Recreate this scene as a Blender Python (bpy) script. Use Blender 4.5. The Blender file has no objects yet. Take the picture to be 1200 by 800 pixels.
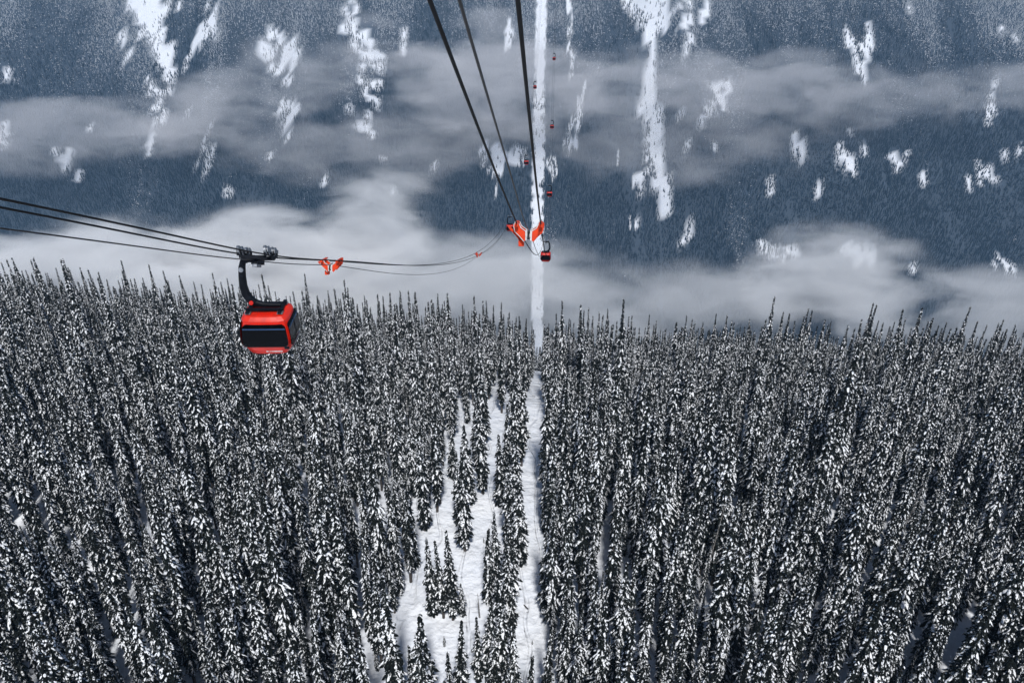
import bpy, bmesh, math, random
import numpy as np
from mathutils import Vector, Matrix
R = math.radians
sc = bpy.context.scene
COL = sc.collection

# ------------------------------------------------------------------ camera
PITCH, YAW, FPX = R(30.0), R(2.96), 950.0
cd = bpy.data.cameras.new('camera'); cam = bpy.data.objects.new('camera', cd); COL.objects.link(cam)
cam.location = (0, 0, 0); cam.rotation_euler = (R(90) - PITCH, 0, YAW)
cd.sensor_width = 36.0; cd.lens = 36.0 * FPX / 1200.0
cd.clip_start = 0.5; cd.clip_end = 20000
sc.camera = cam

# ------------------------------------------------------------------ world, sun, exposure
SUN_EL, SUN_AZ = R(54), R(172)          # azimuth clockwise from +Y: behind the viewer, to the right
w = bpy.data.worlds.new('World'); sc.world = w; w.use_nodes = True
nt = w.node_tree; nt.nodes.clear()
sky = nt.nodes.new('ShaderNodeTexSky'); sky.sky_type = 'NISHITA'; sky.sun_disc = False
sky.sun_elevation = SUN_EL; sky.sun_rotation = SUN_AZ; sky.air_density = 1.0; sky.dust_density = 1.2; sky.ozone_density = 1.5
bg = nt.nodes.new('ShaderNodeBackground'); bg.inputs['Strength'].default_value = 0.055
wo = nt.nodes.new('ShaderNodeOutputWorld')
nt.links.new(sky.outputs[0], bg.inputs[0]); nt.links.new(bg.outputs[0], wo.inputs['Surface'])
sd = bpy.data.lights.new('sun', 'SUN'); so = bpy.data.objects.new('sun', sd); COL.objects.link(so)
sd.energy = 2.9; sd.angle = R(5); sd.color = (1.0, 0.975, 0.94)
sdir = Vector((math.sin(SUN_AZ) * math.cos(SUN_EL), math.cos(SUN_AZ) * math.cos(SUN_EL), math.sin(SUN_EL)))
so.rotation_euler = sdir.to_track_quat('Z', 'Y').to_euler()
sc.view_settings.view_transform = 'Standard'; sc.view_settings.look = 'None'
sc.view_settings.exposure = 0.52; sc.view_settings.gamma = 1.0; sc.view_settings.use_curve_mapping = False
sc.render.film_transparent = False
cy = sc.cycles
cy.max_bounces = 6; cy.diffuse_bounces = 2; cy.glossy_bounces = 2; cy.transmission_bounces = 2; cy.volume_bounces = 3
cy.transparent_max_bounces = 48; cy.use_denoising = True
cy.use_adaptive_sampling = True; cy.adaptive_threshold = 0.02

# ------------------------------------------------------------------ numbers and noise
rng = np.random.default_rng(7); random.seed(7)

def _hash(ix, iy, seed):
    h = (ix.astype(np.int64) * 374761393 + iy.astype(np.int64) * 668265263 + seed * 982451653) & 0x7fffffff
    h = ((h ^ (h >> 13)) * 1274126177) & 0x7fffffff
    return ((h ^ (h >> 16)) & 0xffff) / 65535.0

def vnoise(x, y, seed=0):
    x = np.asarray(x, float); y = np.asarray(y, float)
    ix = np.floor(x); iy = np.floor(y); fx = x - ix; fy = y - iy
    fx = fx * fx * (3 - 2 * fx); fy = fy * fy * (3 - 2 * fy)
    a = _hash(ix, iy, seed); b = _hash(ix + 1, iy, seed); c = _hash(ix, iy + 1, seed); d = _hash(ix + 1, iy + 1, seed)
    return (a * (1 - fx) + b * fx) * (1 - fy) + (c * (1 - fx) + d * fx) * fy

def fbm(x, y, seed=0, n=4):
    s = 0; a = 0.5; t = 0
    for k in range(n):
        s = s + a * vnoise(x * 2 ** k, y * 2 ** k, seed + k * 17); t += a; a *= 0.5
    return s / t

# ------------------------------------------------------------------ the land
NY = [-300, 0, 60, 92, 140, 200, 240, 270, 330, 420, 600, 900, 1300, 1500, 1800, 2020, 2100]
NZ = [-112, -119, -120, -120, -122, -136, -153, -170, -216, -296, -440, -690, -1000, -1095, -1180, -1200, -1165]
def land(x, y):
    x = np.asarray(x, float); y = np.asarray(y, float)
    near = np.interp(y, NY, NZ)
    w1 = np.clip((y - 90) / 190, 0, 1)
    near = near + w1 * np.where(x < 0, np.clip(-x, 0, 260) * 0.075, -np.clip(x, 0, 260) * 0.02)
    near = near + np.clip((y - 500) / 500, 0, 1) * (fbm(x / 300, y / 300, 3) - .5) * 120
    near = near + (fbm(x / 30, y / 30, 5, 3) - .5) * 3.0 * np.clip(1.3 - np.abs(x - 5) / 60, .3, 1)
    far = -1165 + 0.86 * (y - 2100)
    ridge = (1 - np.abs(2 * fbm(x / 620 + .13 * np.sin(y / 400), y / 2600, 11, 3) - 1)) 
    far = far + (ridge - .6) * 250 + (fbm(x / 170, y / 300, 21, 4) - .5) * 110
    t = np.clip((y - 1950) / 260, 0, 1); t = t * t * (3 - 2 * t)
    return near * (1 - t) + far * t

cR = np.array(cam.rotation_euler.to_matrix())
def ray(px, py):
    d = cR @ np.array([(px - 600) / FPX, -(py - 400) / FPX, -1.0])
    return d
def project(x, y, z):
    p = np.stack([x, y, z], -1) @ cR
    return 600 - FPX * p[..., 0] / p[..., 2], 400 + FPX * p[..., 1] / p[..., 2]
def hit(px, py, t0=20.0, t1=6000.0):
    """the point of the land seen at a place of the photograph"""
    d = ray(px, py)
    t = np.concatenate([np.arange(t0, 500, .5), np.arange(500, t1, 4.0)]); t = t[t >= t0]
    P = d[None, :] * t[:, None]
    below = P[:, 2] < land(P[:, 0], P[:, 1])
    i = int(np.argmax(below)) if below.any() else len(t) - 1
    return P[i]
def hit_far(px, py):
    return hit(px, py, 1900.0)

def axis(pts):
    out = []
    for a, b, s in pts: out += list(np.arange(a, b, s))
    return np.array(out + [pts[-1][1]])
gy = axis([(-300, 40, 20), (40, 300, 2.5), (300, 600, 10), (600, 1900, 40), (1900, 3500, 13), (3500, 5200, 50)])
gx = axis([(-3600, -2200, 50), (-2200, -260, 20), (-260, -30, 6), (-30, 40, 2.5), (40, 260, 6), (260, 2200, 20), (2200, 3600, 50)])
XX, YY = np.meshgrid(gx, gy)
ZZ = land(XX, YY)
def grid_mesh(name, X, Y, Z):
    n, m = X.shape
    v = np.stack([X, Y, Z], -1).reshape(-1, 3)
    i = np.arange(n * m).reshape(n, m)
    f = np.stack([i[:-1, :-1], i[:-1, 1:], i[1:, 1:], i[1:, :-1]], -1).reshape(-1, 4)
    me = bpy.data.meshes.new(name); me.from_pydata(v.tolist(), [], f.tolist()); me.update()
    me.polygons.foreach_set('use_smooth', [True] * len(me.polygons))
    return me

# ------------------------------------------------------------------ materials
def mat(name, col, rough=.6, metal=0.0, noise=None, bump=None, spec=.5, coat=0):
    m = bpy.data.materials.new(name); m.use_nodes = True
    n = m.node_tree; b = n.nodes['Principled BSDF']
    b.inputs['Base Color'].default_value = (*col, 1); b.inputs['Roughness'].default_value = rough
    b.inputs['Metallic'].default_value = metal; b.inputs['Specular IOR Level'].default_value = spec
    b.inputs['Coat Weight'].default_value = coat
    tc = n.nodes.new('ShaderNodeTexCoord')
    if noise:
        scale, c2 = noise
        t = n.nodes.new('ShaderNodeTexNoise'); t.inputs['Scale'].default_value = scale; t.inputs['Detail'].default_value = 3
        n.links.new(tc.outputs['Object'], t.inputs['Vector'])
        r = n.nodes.new('ShaderNodeValToRGB'); r.color_ramp.elements[0].position = .38; r.color_ramp.elements[1].position = .64
        r.color_ramp.elements[0].color = (*col, 1); r.color_ramp.elements[1].color = (*c2, 1)
        n.links.new(t.outputs[0], r.inputs[0]); n.links.new(r.outputs[0], b.inputs['Base Color'])
    if bump:
        scale, st, dist = bump
        t = n.nodes.new('ShaderNodeTexNoise'); t.inputs['Scale'].default_value = scale; t.inputs['Detail'].default_value = 4
        n.links.new(tc.outputs['Object'], t.inputs['Vector'])
        bp = n.nodes.new('ShaderNodeBump'); bp.inputs['Strength'].default_value = st; bp.inputs['Distance'].default_value = dist
        n.links.new(t.outputs[0], bp.inputs['Height']); n.links.new(bp.outputs[0], b.inputs['Normal'])
    return m
M_SNOWG = mat('snow_ground', (.80, .83, .88), .8, noise=(.12, (.74, .78, .85)), bump=(.35, .9, 1.2), spec=.2)
_n = M_SNOWG.node_tree; _b = _n.nodes['Principled BSDF']; _src = _b.inputs['Base Color'].links[0].from_socket
_bp = _b.inputs['Normal'].links[0].from_node; _tc = _n.nodes.new('ShaderNodeTexCoord')
_wv = _n.nodes.new('ShaderNodeTexWave'); _wv.inputs['Scale'].default_value = .05; _wv.inputs['Distortion'].default_value = 16; _wv.inputs['Detail'].default_value = 2; _wv.inputs['Detail Scale'].default_value = .5
_n.links.new(_tc.outputs['Object'], _wv.inputs['Vector'])
_wr = _n.nodes.new('ShaderNodeValToRGB'); _wr.color_ramp.elements[0].position = .0; _wr.color_ramp.elements[0].color = (0, 0, 0, 1); _wr.color_ramp.elements[1].position = .045; _wr.color_ramp.elements[1].color = (1, 1, 1, 1)
_n.links.new(_wv.outputs[0], _wr.inputs[0])
_b2 = _n.nodes.new('ShaderNodeBump'); _b2.inputs['Strength'].default_value = .8; _b2.inputs['Distance'].default_value = .35
_n.links.new(_wr.outputs[0], _b2.inputs['Height']); _n.links.new(_bp.outputs[0], _b2.inputs['Normal'])
_n3 = _n.nodes.new('ShaderNodeTexNoise'); _n3.inputs['Scale'].default_value = 1.3; _n3.inputs['Detail'].default_value = 4; _n.links.new(_tc.outputs['Object'], _n3.inputs['Vector'])
_b3 = _n.nodes.new('ShaderNodeBump'); _b3.inputs['Strength'].default_value = .5; _b3.inputs['Distance'].default_value = .35
_n.links.new(_n3.outputs[0], _b3.inputs['Height']); _n.links.new(_b2.outputs[0], _b3.inputs['Normal']); _n.links.new(_b3.outputs[0], _b.inputs['Normal'])
_at = _n.nodes.new('ShaderNodeAttribute'); _at.attribute_name = 'scrub_shade'
_mx = _n.nodes.new('ShaderNodeMix'); _mx.data_type = 'RGBA'; _mx.inputs['B'].default_value = (.018, .034, .055, 1)   # brush and forest shade painted into the snow colour between far trees
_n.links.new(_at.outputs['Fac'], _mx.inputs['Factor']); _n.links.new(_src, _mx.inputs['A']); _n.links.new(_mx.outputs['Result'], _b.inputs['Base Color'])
def mottle(name, dark, dark2, white, p0, p1, scale):
    m = bpy.data.materials.new(name); m.use_nodes = True; n = m.node_tree; b = n.nodes['Principled BSDF']
    b.inputs['Roughness'].default_value = .85; b.inputs['Specular IOR Level'].default_value = .1
    tc = n.nodes.new('ShaderNodeTexCoord'); t = n.nodes.new('ShaderNodeTexNoise'); t.inputs['Scale'].default_value = scale; t.inputs['Detail'].default_value = 2.5; t.inputs['Roughness'].default_value = .65
    n.links.new(tc.outputs['Object'], t.inputs['Vector'])
    r = n.nodes.new('ShaderNodeValToRGB'); e = r.color_ramp.elements
    e[0].position = p0 - .12; e[0].color = (*dark, 1); e[1].position = p1; e[1].color = (*white, 1)
    k = e.new(p0); k.color = (*dark2, 1)
    n.links.new(t.outputs[0], r.inputs[0]); n.links.new(r.outputs[0], b.inputs['Base Color'])
    return m
M_FOL = mottle('spruce_needles', (.0035, .005, .005), (.012, .017, .016), (.72, .76, .82), .61, .72, 2.9)
M_SNOW = mottle('branch_snow', (.02, .025, .022), (.03, .035, .03), (.86, .89, .94), .43, .50, 3.2)
M_BARK = mat('bark', (.05, .042, .038), .9, noise=(3, (.10, .09, .085)), spec=.1)
M_FOLF = mat('far_needles', (.005, .015, .027), .9, spec=.05)
M_SNOWF = mat('far_snow', (.74, .78, .84), .8, spec=.1)
M_DEAD = mat('dead_wood', (.11, .10, .095), .9, noise=(4, (.3, .3, .3)), spec=.1)
M_RED = mat('red_paint', (.66, .014, .003), .32, noise=(.9, (.56, .011, .003)), spec=.4, coat=.15)
M_REDR = mat('red_roof_paint', (.66, .020, .004), .45, noise=(2.2, (.52, .016, .006)), bump=(6, .1, .02))
M_GLASS = mat('tinted_glass', (.002, .0025, .004), .10, spec=.07)
M_BLACK = mat('black_steel', (.003, .0045, .008), .5, noise=(3, (.007, .009, .014)), spec=.1)
M_STEEL = mat('galvanised_steel', (.34, .36, .39), .38, .8, noise=(5, (.22, .24, .27)))
M_WHITE = mat('white_paint', (.62, .62, .62), .55, noise=(4, (.5, .5, .5)))
M_ORANGE = mat('orange_paint', (.62, .045, .006), .5, noise=(2, (.5, .035, .006)), spec=.3)
M_ROPE = mat('steel_rope', (.006, .0065, .008), .6, 0, spec=.2)
M_HAUL = mat('haul_rope_steel', (.06, .06, .065), .4, .7, spec=.5)
M_RUBBER = mat('rubber', (.02, .02, .02), .8)

def props(o, label=None, cat=None, group=None, kind=None):
    if label: o['label'] = label
    if cat: o['category'] = cat
    if group: o['group'] = group
    if kind: o['kind'] = kind
    return o
def obj(name, me, parent=None, link=True):
    o = bpy.data.objects.new(name, me)
    if link: COL.objects.link(o)
    if parent is not None: o.parent = parent
    return o
def empty(name, loc, rz=0):
    o = bpy.data.objects.new(name, None); COL.objects.link(o); o.location = loc; o.rotation_euler = (0, 0, rz)
    o.empty_display_size = 1
    return o

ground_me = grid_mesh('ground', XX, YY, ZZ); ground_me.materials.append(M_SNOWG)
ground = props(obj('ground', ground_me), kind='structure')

# ------------------------------------------------------------------ spruces
class Geo:
    def __init__(s): s.v = []; s.f = []; s.m = []; s.n = 0
    def add(s, v, f, m=0):
        s.v += v; s.f += [tuple(i + s.n for i in q) for q in f]; s.m += [m] * len(f); s.n += len(v)
    def mesh(s, name, mats, smooth=False):
        me = bpy.data.meshes.new(name); me.from_pydata(s.v, [], s.f)
        for m in mats: me.materials.append(m)
        me.polygons.foreach_set('material_index', s.m)
        if smooth: me.polygons.foreach_set('use_smooth', [True] * len(me.polygons))
        me.update(); return me

def cone(g, pts, rad, n, m=0):
    v = []; f = []
    for (p, r) in zip(pts, rad):
        for k in range(n):
            a = 2 * math.pi * k / n; v.append((p[0] + r * math.cos(a), p[1] + r * math.sin(a), p[2]))
    for i in range(len(pts) - 1):
        for k in range(n):
            f.append((i * n + k, i * n + (k + 1) % n, (i + 1) * n + (k + 1) % n, (i + 1) * n + k))
    f.append(tuple(range((len(pts) - 1) * n, len(pts) * n)))
    g.add(v, f, m)

def leafy(g, base, ang, length, width, droop0, droop1, thick, m):
    """a drooping spray: ridged, pointed at both ends, with a toothed edge"""
    ca, sa = math.cos(ang), math.sin(ang)
    def P(u, s, h): 
        z = -(droop0 * u + (droop1 - droop0) * u * u * .5) * length
        l = u * length
        return (base[0] + ca * l - sa * s, base[1] + sa * l + ca * s, base[2] + z + h)
    w_ = width * .5; q = random.uniform
    v = [P(0, 0, 0), P(.4, w_ * q(.6, 1), -thick * .3), P(.4, -w_ * q(.6, 1), -thick * .3), P(.45, 0, thick), P(.8, w_ * q(.5, 1.1), -thick * q(.8, 2)), P(.8, -w_ * q(.5, 1.1), -thick * q(.8, 2)), P(.82, 0, thick * .5), P(1.05, q(-.1, .1) * width, -thick), P(.6, 0, -thick * 1.5)]
    f = [(0, 3, 1), (0, 2, 3), (1, 3, 6, 4), (2, 5, 6, 3), (4, 6, 7), (5, 7, 6), (0, 1, 8), (0, 8, 2), (1, 4, 8), (2, 8, 5), (4, 7, 8), (5, 8, 7)]
    g.add(v, f, m)

def lump(g, c, ang, lx, ly, lz, tilt, m):
    ca, sa = math.cos(ang), math.sin(ang); q = random.uniform
    def P(x, y, z):
        z2 = z - x * tilt
        return (c[0] + ca * x - sa * y, c[1] + sa * x + ca * y, c[2] + z2)
    v = [P(-lx, 0, 0), P(-lx * .5, ly * q(.6, 1), 0), P(lx * .5, ly * q(.6, 1), -lz * .2), P(lx * q(.9, 1.2), 0, -lz * .4), P(lx * .5, -ly * q(.6, 1), -lz * .2), P(-lx * .5, -ly * q(.6, 1), 0), P(-lx * .35, 0, lz * q(.7, 1.1)), P(lx * .45, 0, lz * q(.6, 1)), P(0, 0, -lz * .5)]
    f = [(0, 1, 6), (1, 2, 7, 6), (2, 3, 7), (3, 4, 7), (4, 5, 6, 7), (5, 0, 6), (1, 0, 8), (2, 1, 8), (3, 2, 8), (4, 3, 8), (5, 4, 8), (0, 5, 8)]
    g.add(v, f, m)

def spruce(H, RAD, snow, seed, bare=.06, step=.50, per=6, sparse=0.0):
    """-> (trunk, crown, snow) geometry of one spruce standing at the origin"""
    random.seed(seed); q = random.uniform
    T, C, S = Geo(), Geo(), Geo()
    bend = q(-.02, .02)
    ax = lambda z: (bend * z * z / H, bend * .5 * math.sin(z / 4), z)
    pts = [ax(z) for z in np.linspace(-1.0, H, 7)]
    cone(T, pts, list(np.linspace(.26, .02, 7) * H / 22), 6)
    z = H * bare; bulge = [q(.75, 1.25) for _ in range(24)]
    while z < H - .15:
        u = z / H
        prof = min(1.0, (1 - u) * 2.1) ** .66 * (1 - .35 * u)
        if u < bare + .12: prof *= .55 + .45 * (u - bare) / .12
        prof *= bulge[int(u * 23)]
        a0 = q(0, 6.28)
        np_ = max(3, int(per * (.55 + .45 * prof)))
        for k in range(np_):
            if random.random() < sparse: continue
            a = a0 + 6.283 * k / np_ + q(-.35, .35); L = max(.26, RAD * prof * q(.62, 1.18))
            zz = z + q(-.25, .25); b = ax(min(zz, H))
            d0 = q(.1, .5); d1 = d0 + q(.5, 1.2)
            W = .30 + .34 * L * q(.7, 1.1)
            leafy(C, b, a, L, W, d0, d1, .08, 0)
            if L > .5:
                leafy(C, (b[0], b[1], b[2] - .12), a + q(.3, .7), L * q(.6, .9), W * .7, d0 + .2, d1 + .4, .06, 0)
            if random.random() < snow * (.5 + .5 * min(1, u * 1.7) if u < .86 else .4):
                spots = [(q(.62, .9), q(.16, .26), q(.8, 1.1))] + ([(q(.38, .58), q(.12, .2), q(.6, .9))] if L > .7 else []) + ([(q(.2, .34), .13, .6)] if L > 1.1 and random.random() < .5 else [])
                for (u0, ll, ww) in spots:
                    if random.random() < .18: continue
                    l = L * u0; zz2 = -(d0 * u0 + (d1 - d0) * u0 * u0 * .5) * L; sd_ = q(-.25, .25) * W
                    lump(S, (b[0] + math.cos(a) * l - math.sin(a) * sd_, b[1] + math.sin(a) * l + math.cos(a) * sd_, b[2] + zz2 + .08), a + q(-.2, .2), max(.13, L * ll * 1.6), W * q(.22, .38) * ww, q(.09, .18), d0 + (d1 - d0) * u0, 0)
        z += step * q(.7, 1.1) * (.62 + .3 * prof)
    return T, C, S

KINDS = [  # height, radius, snow, bare, step, per, sparse, wording
    (25, 1.75, .80, .05, .48, 7, .00, 'narrow evenly dusted spruce'),
    (28, 1.60, .70, .10, .50, 6, .05, 'thin spire of a spruce'),
    (22, 1.95, .88, .04, .46, 7, .00, 'broad snow caked spruce'),
    (24, 1.55, .55, .12, .50, 7, .08, 'dark spruce with little snow'),
    (27, 1.85, .78, .08, .48, 7, .03, 'tall full snowy spruce'),
    (20, 1.50, .84, .03, .46, 6, .00, 'slender spruce thick with snow'),
    (24, 1.70, .66, .20, .50, 6, .06, 'bare trunked spruce with snowy crown'),
    (30, 1.90, .74, .08, .50, 7, .02, 'towering ragged snowy spruce'),
    (17, 1.60, .90, .02, .42, 7, .00, 'short conical white spruce'),
    (26, 1.45, .60, .14, .52, 6, .14, 'thin gappy spruce'),
]
VAR = []
for i, (H, RD, s, bare, st, per, sp, word) in enumerate(KINDS):
    T, C, S = spruce(H, RD * .85, s * .88, 100 + i, bare, st, per, sp)
    CS = Geo(); CS.add(C.v, C.f, 0); CS.add(S.v, S.f, 1)
    VAR.append((T.mesh('spruce_trunk', [M_BARK]), CS.mesh('spruce_crown', [M_FOL, M_SNOW]), None, T, C, S, H))

def join_geo(name, parts, mats):
    g = Geo()
    for k, p in enumerate(parts): g.add(p.v, p.f, k)
    return g.mesh(name, mats)

# --- snowy lane: cleared ground and its own trees, laid out on the ground
def poly_world(pp): return np.array([hit(px, py)[:2] for px, py in pp])
LANE = poly_world([(634, 395), (629, 446), (622, 466), (606, 478), (598, 462), (584, 460), (566, 476), (545, 500), (528, 545), (514, 600), (497, 648), (478, 694), (456, 745), (436, 800), (425, 860),
                   (631, 860), (632, 800), (633, 740), (635, 690), (635, 640), (636, 590), (637, 540), (638, 490), (638, 440), (638, 395)])
far_end = hit(641, 395)[:2]
LANE[0] = (LANE[0][0], 420); LANE[-1] = (LANE[-1][0] + 1.0, 420)
GLADE = poly_world([(97, 655), (100, 640), (108, 655), (112, 690), (110, 712), (104, 700)])
def inside(P, poly):
    x, y = P[:, 0], P[:, 1]; r = np.zeros(len(P), bool); j = len(poly) - 1
    for i in range(len(poly)):
        xi, yi = poly[i]; xj, yj = poly[j]
        c = ((yi > y) != (yj > y)) & (x < (xj - xi) * (y - yi) / (yj - yi + 1e-9) + xi)
        r ^= c; j = i
    return r

lane_trees = [  # photo foot (x, y), kind, scale, label
    (608, 472, 1, .95, 'tall spruce standing by itself where the snowy lane narrows at the top'),
    (617, 455, 0, .85, 'slim spruce on the inner edge of the narrow top end of the lane'),
    (588, 484, 9, .95, 'thin spruce with a long bare trunk over the upper snow patch'),
    (602, 505, 7, .95, 'towering spruce above the dark pair in the middle strip'),
    (611, 546, 3, 1.15, 'darkest tall spruce of the middle strip, snow on both its sides'),
    (601, 548, 4, 1.0, 'full spruce pressed against the darkest spruce of the middle strip'),
    (593, 580, 1, .92, 'thin spire of a spruce below the darkest spruce of the middle strip'),
    (586, 592, 5, 1.0, 'slender spruce beside the thin spire in the middle strip'),
    (604, 612, 4, .95, 'full snowy spruce midway down the middle strip'),
    (597, 640, 0, .92, 'evenly dusted spruce above the bare trunk in the middle strip'),
    (609, 660, 2, .98, 'broad white spruce leaning over the bare trunk in the middle strip'),
    (601, 718, 6, 1.05, 'spruce whose dark bare trunk stands clear of the snow'),
    (582, 690, 0, .80, 'pointed spruce alone at the upper tip of the lower thicket'),
    (574, 706, 5, .95, 'slender snowy spruce on the open side of the lower thicket'),
    (591, 722, 1, .80, 'thin tall spruce in the core of the lower thicket'),
    (598, 752, 7, .80, 'ragged tall spruce on the shaded side of the lower thicket'),
    (585, 768, 4, .85, 'full spruce low in the thicket at the foot of the lane'),
    (573, 790, 2, .82, 'broad white spruce at the foot of the lower thicket'),
    (561, 806, 3, .72, 'small dark spruce beside the foot of the lower thicket'),
    (588, 812, 0, 1.0, 'dusted spruce at the very foot of the lower thicket'),
    (580, 822, 5, .90, 'slender spruce cut by the bottom edge below the lower thicket'),
    (603, 832, 1, .80, 'thin spruce beside the lower ski trail, cut by the bottom edge'),
    (565, 500, 2, .80, 'rounded snowy spruce at the top of the upper thicket'),
    (568, 520, 4, .98, 'full spruce high in the upper thicket'),
    (559, 552, 1, .90, 'thin spire of a spruce inside the upper thicket'),
    (566, 578, 7, .92, 'towering ragged spruce that ends the upper thicket'),
    (549, 590, 2, 1.0, 'broad white spruce low in the upper thicket'),
    (545, 646, 4, .98, 'full spruce standing at the snowy foot of the upper thicket'),
    (538, 615, 0, .80, 'dusted spruce on the shaded side of the upper thicket'),
    (530, 560, 5, .85, 'slender spruce beside the first snow gap of the upper thicket'),
    (508, 722, 0, .80, 'first spruce of the close trio in the snow'),
    (520, 724, 3, .82, 'dark spruce in the middle of the close trio in the snow'),
    (531, 726, 4, .82, 'fullest spruce of the close trio in the snow'),
    (542, 722, 8, .52, 'low bushy spruce tucked under the close trio in the snow'),
    (521, 757, 8, .17, 'tiny spruce sapling alone in the open snow'),
    (567, 636, 8, .10, 'tiny sapling tip poking from the snow by the ski trail'),
    (541, 824, 3, .85, 'dark pointed spruce alone at the bottom of the snowy lane'),
    (498, 830, 8, 1.32, 'broad conical spruce alone at the bottom of the snowy lane'),
    (486, 826, 5, .75, 'small slender spruce beside the broad conical one'),
    (468, 838, 1, 1.15, 'thin tall spruce at the bottom edge of the lane clearing'),
    (443, 786, 8, .32, 'small snowy sapling under the bare trunked edge tree'),
    (448, 782, 6, .95, 'spruce with a stripped trunk at the clearing edge'),
    (624, 756, 8, .09, 'tiny twig of a sapling on the lower ski trail'),
]
LT = [(hit(px, py), k, s, lab) for px, py, k, s, lab in lane_trees]

def spread(n, x0, x1, y0, y1, dmin):
    cell = dmin / 1.414; gx_, gy_ = int((x1 - x0) / cell) + 1, int((y1 - y0) / cell) + 1
    G = {}; out = []
    X = rng.uniform(x0, x1, n); Y = rng.uniform(y0, y1, n)
    for x, y in zip(X, Y):
        i, j = int((x - x0) / cell), int((y - y0) / cell)
        ok = True
        for a in range(i - 2, i + 3):
            for b in range(j - 2, j + 3):
                p = G.get((a, b))
                if p and (p[0] - x) ** 2 + (p[1] - y) ** 2 < dmin * dmin: ok = False; break
            if not ok: break
        if ok: G[(i, j)] = (x, y); out.append((x, y))
    return np.array(out)

P = spread(80000, -300, 300, 34, 430, 2.75)
zc = P[:, 1] * math.cos(PITCH) + 120 * math.sin(PITCH)
keep = (np.abs(P[:, 0]) < zc * .72 + 14) & ~inside(P, LANE) & ~inside(P, GLADE)
keep &= (P[:, 1] < 330) | (rng.random(len(P)) < .8)
clump = fbm(P[:, 0] / 14, P[:, 1] / 14, 77, 2)
keep &= rng.random(len(P)) < np.clip(.56 + clump * .9, 0, 1)
P = P[keep]; clump = clump[keep]
PZ = land(P[:, 0], P[:, 1])
N = len(P)
kind = rng.choice(10, N, p=[.15, .12, .08, .16, .12, .07, .08, .09, .03, .10])
edge = np.abs(P[:, 0] - 5) < 25
scl = np.interp(P[:, 1], [120, 215], [1, .84]) * np.where(rng.random(N) < .05, 1.18, 1.0) * np.clip(rng.normal(.92, .20, N), .42, 1.35) * (.90 + .22 * fbm(P[:, 0] / 40, P[:, 1] / 40, 9, 2))
rot = rng.uniform(0, 6.283, N)
px, py = project(P[:, 0], P[:, 1], PZ + 9)
pxt, pyt = project(P[:, 0], P[:, 1], PZ + np.array([VAR[k][6] for k in kind]) * scl)
infr = (px > -8) & (px < 1208) & (pyt < 790) & (pyt > 0)
dist = np.sqrt(P[:, 0] ** 2 + P[:, 1] ** 2 + (PZ + 12) ** 2)
NIND = 298 - len(LT)
visible = np.clip((800 - pyt) / 90, 0, 1)
score = np.where(infr, visible / dist, 0)
order = np.argsort(-score)
ind = order[:NIND]; rest = np.setdiff1d(np.arange(N), ind)

GROUP_N = 'spruces of the near forest'
def place_tree(p, k, s, rz, label, group, lean=(0, 0), full=1.0):
    e = empty('spruce_tree', (p[0], p[1], p[2]), rz); e.scale = (s * full, s * full, s)
    e.rotation_euler = (lean[0], lean[1], rz)
    props(e, label, 'spruce tree', group)
    obj('trunk', VAR[k][0], e); obj('crown', VAR[k][1], e)
    return e
for (p, k, s, lab) in LT:
    place_tree(p, k, s, random.uniform(0, 6.28), lab, 'spruces growing in the snowy lane', (random.uniform(-.02, .02), random.uniform(-.02, .02)), 1.22)
for i in ind:
    k = int(kind[i]); x_ = px[i]
    where = ('in the corner under the side cables' if x_ < 120 else 'in the stand below the large red cabin' if x_ < 330 else 'in the stand beside the lane clearing' if x_ < 560
             else 'in the row walling the straight lane edge' if x_ < 720 else 'in the dense stand opposite the cabin' if x_ < 950 else 'in the stand farthest from the cabin')
    place_tree((P[i, 0], P[i, 1], PZ[i]), k, float(scl[i]), float(rot[i]), KINDS[k][7] + ' ' + where,
               KINDS[k][7].replace('spruce', 'spruces') + ' ' + where, (random.uniform(-.03, .03), random.uniform(-.03, .03)))

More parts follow.
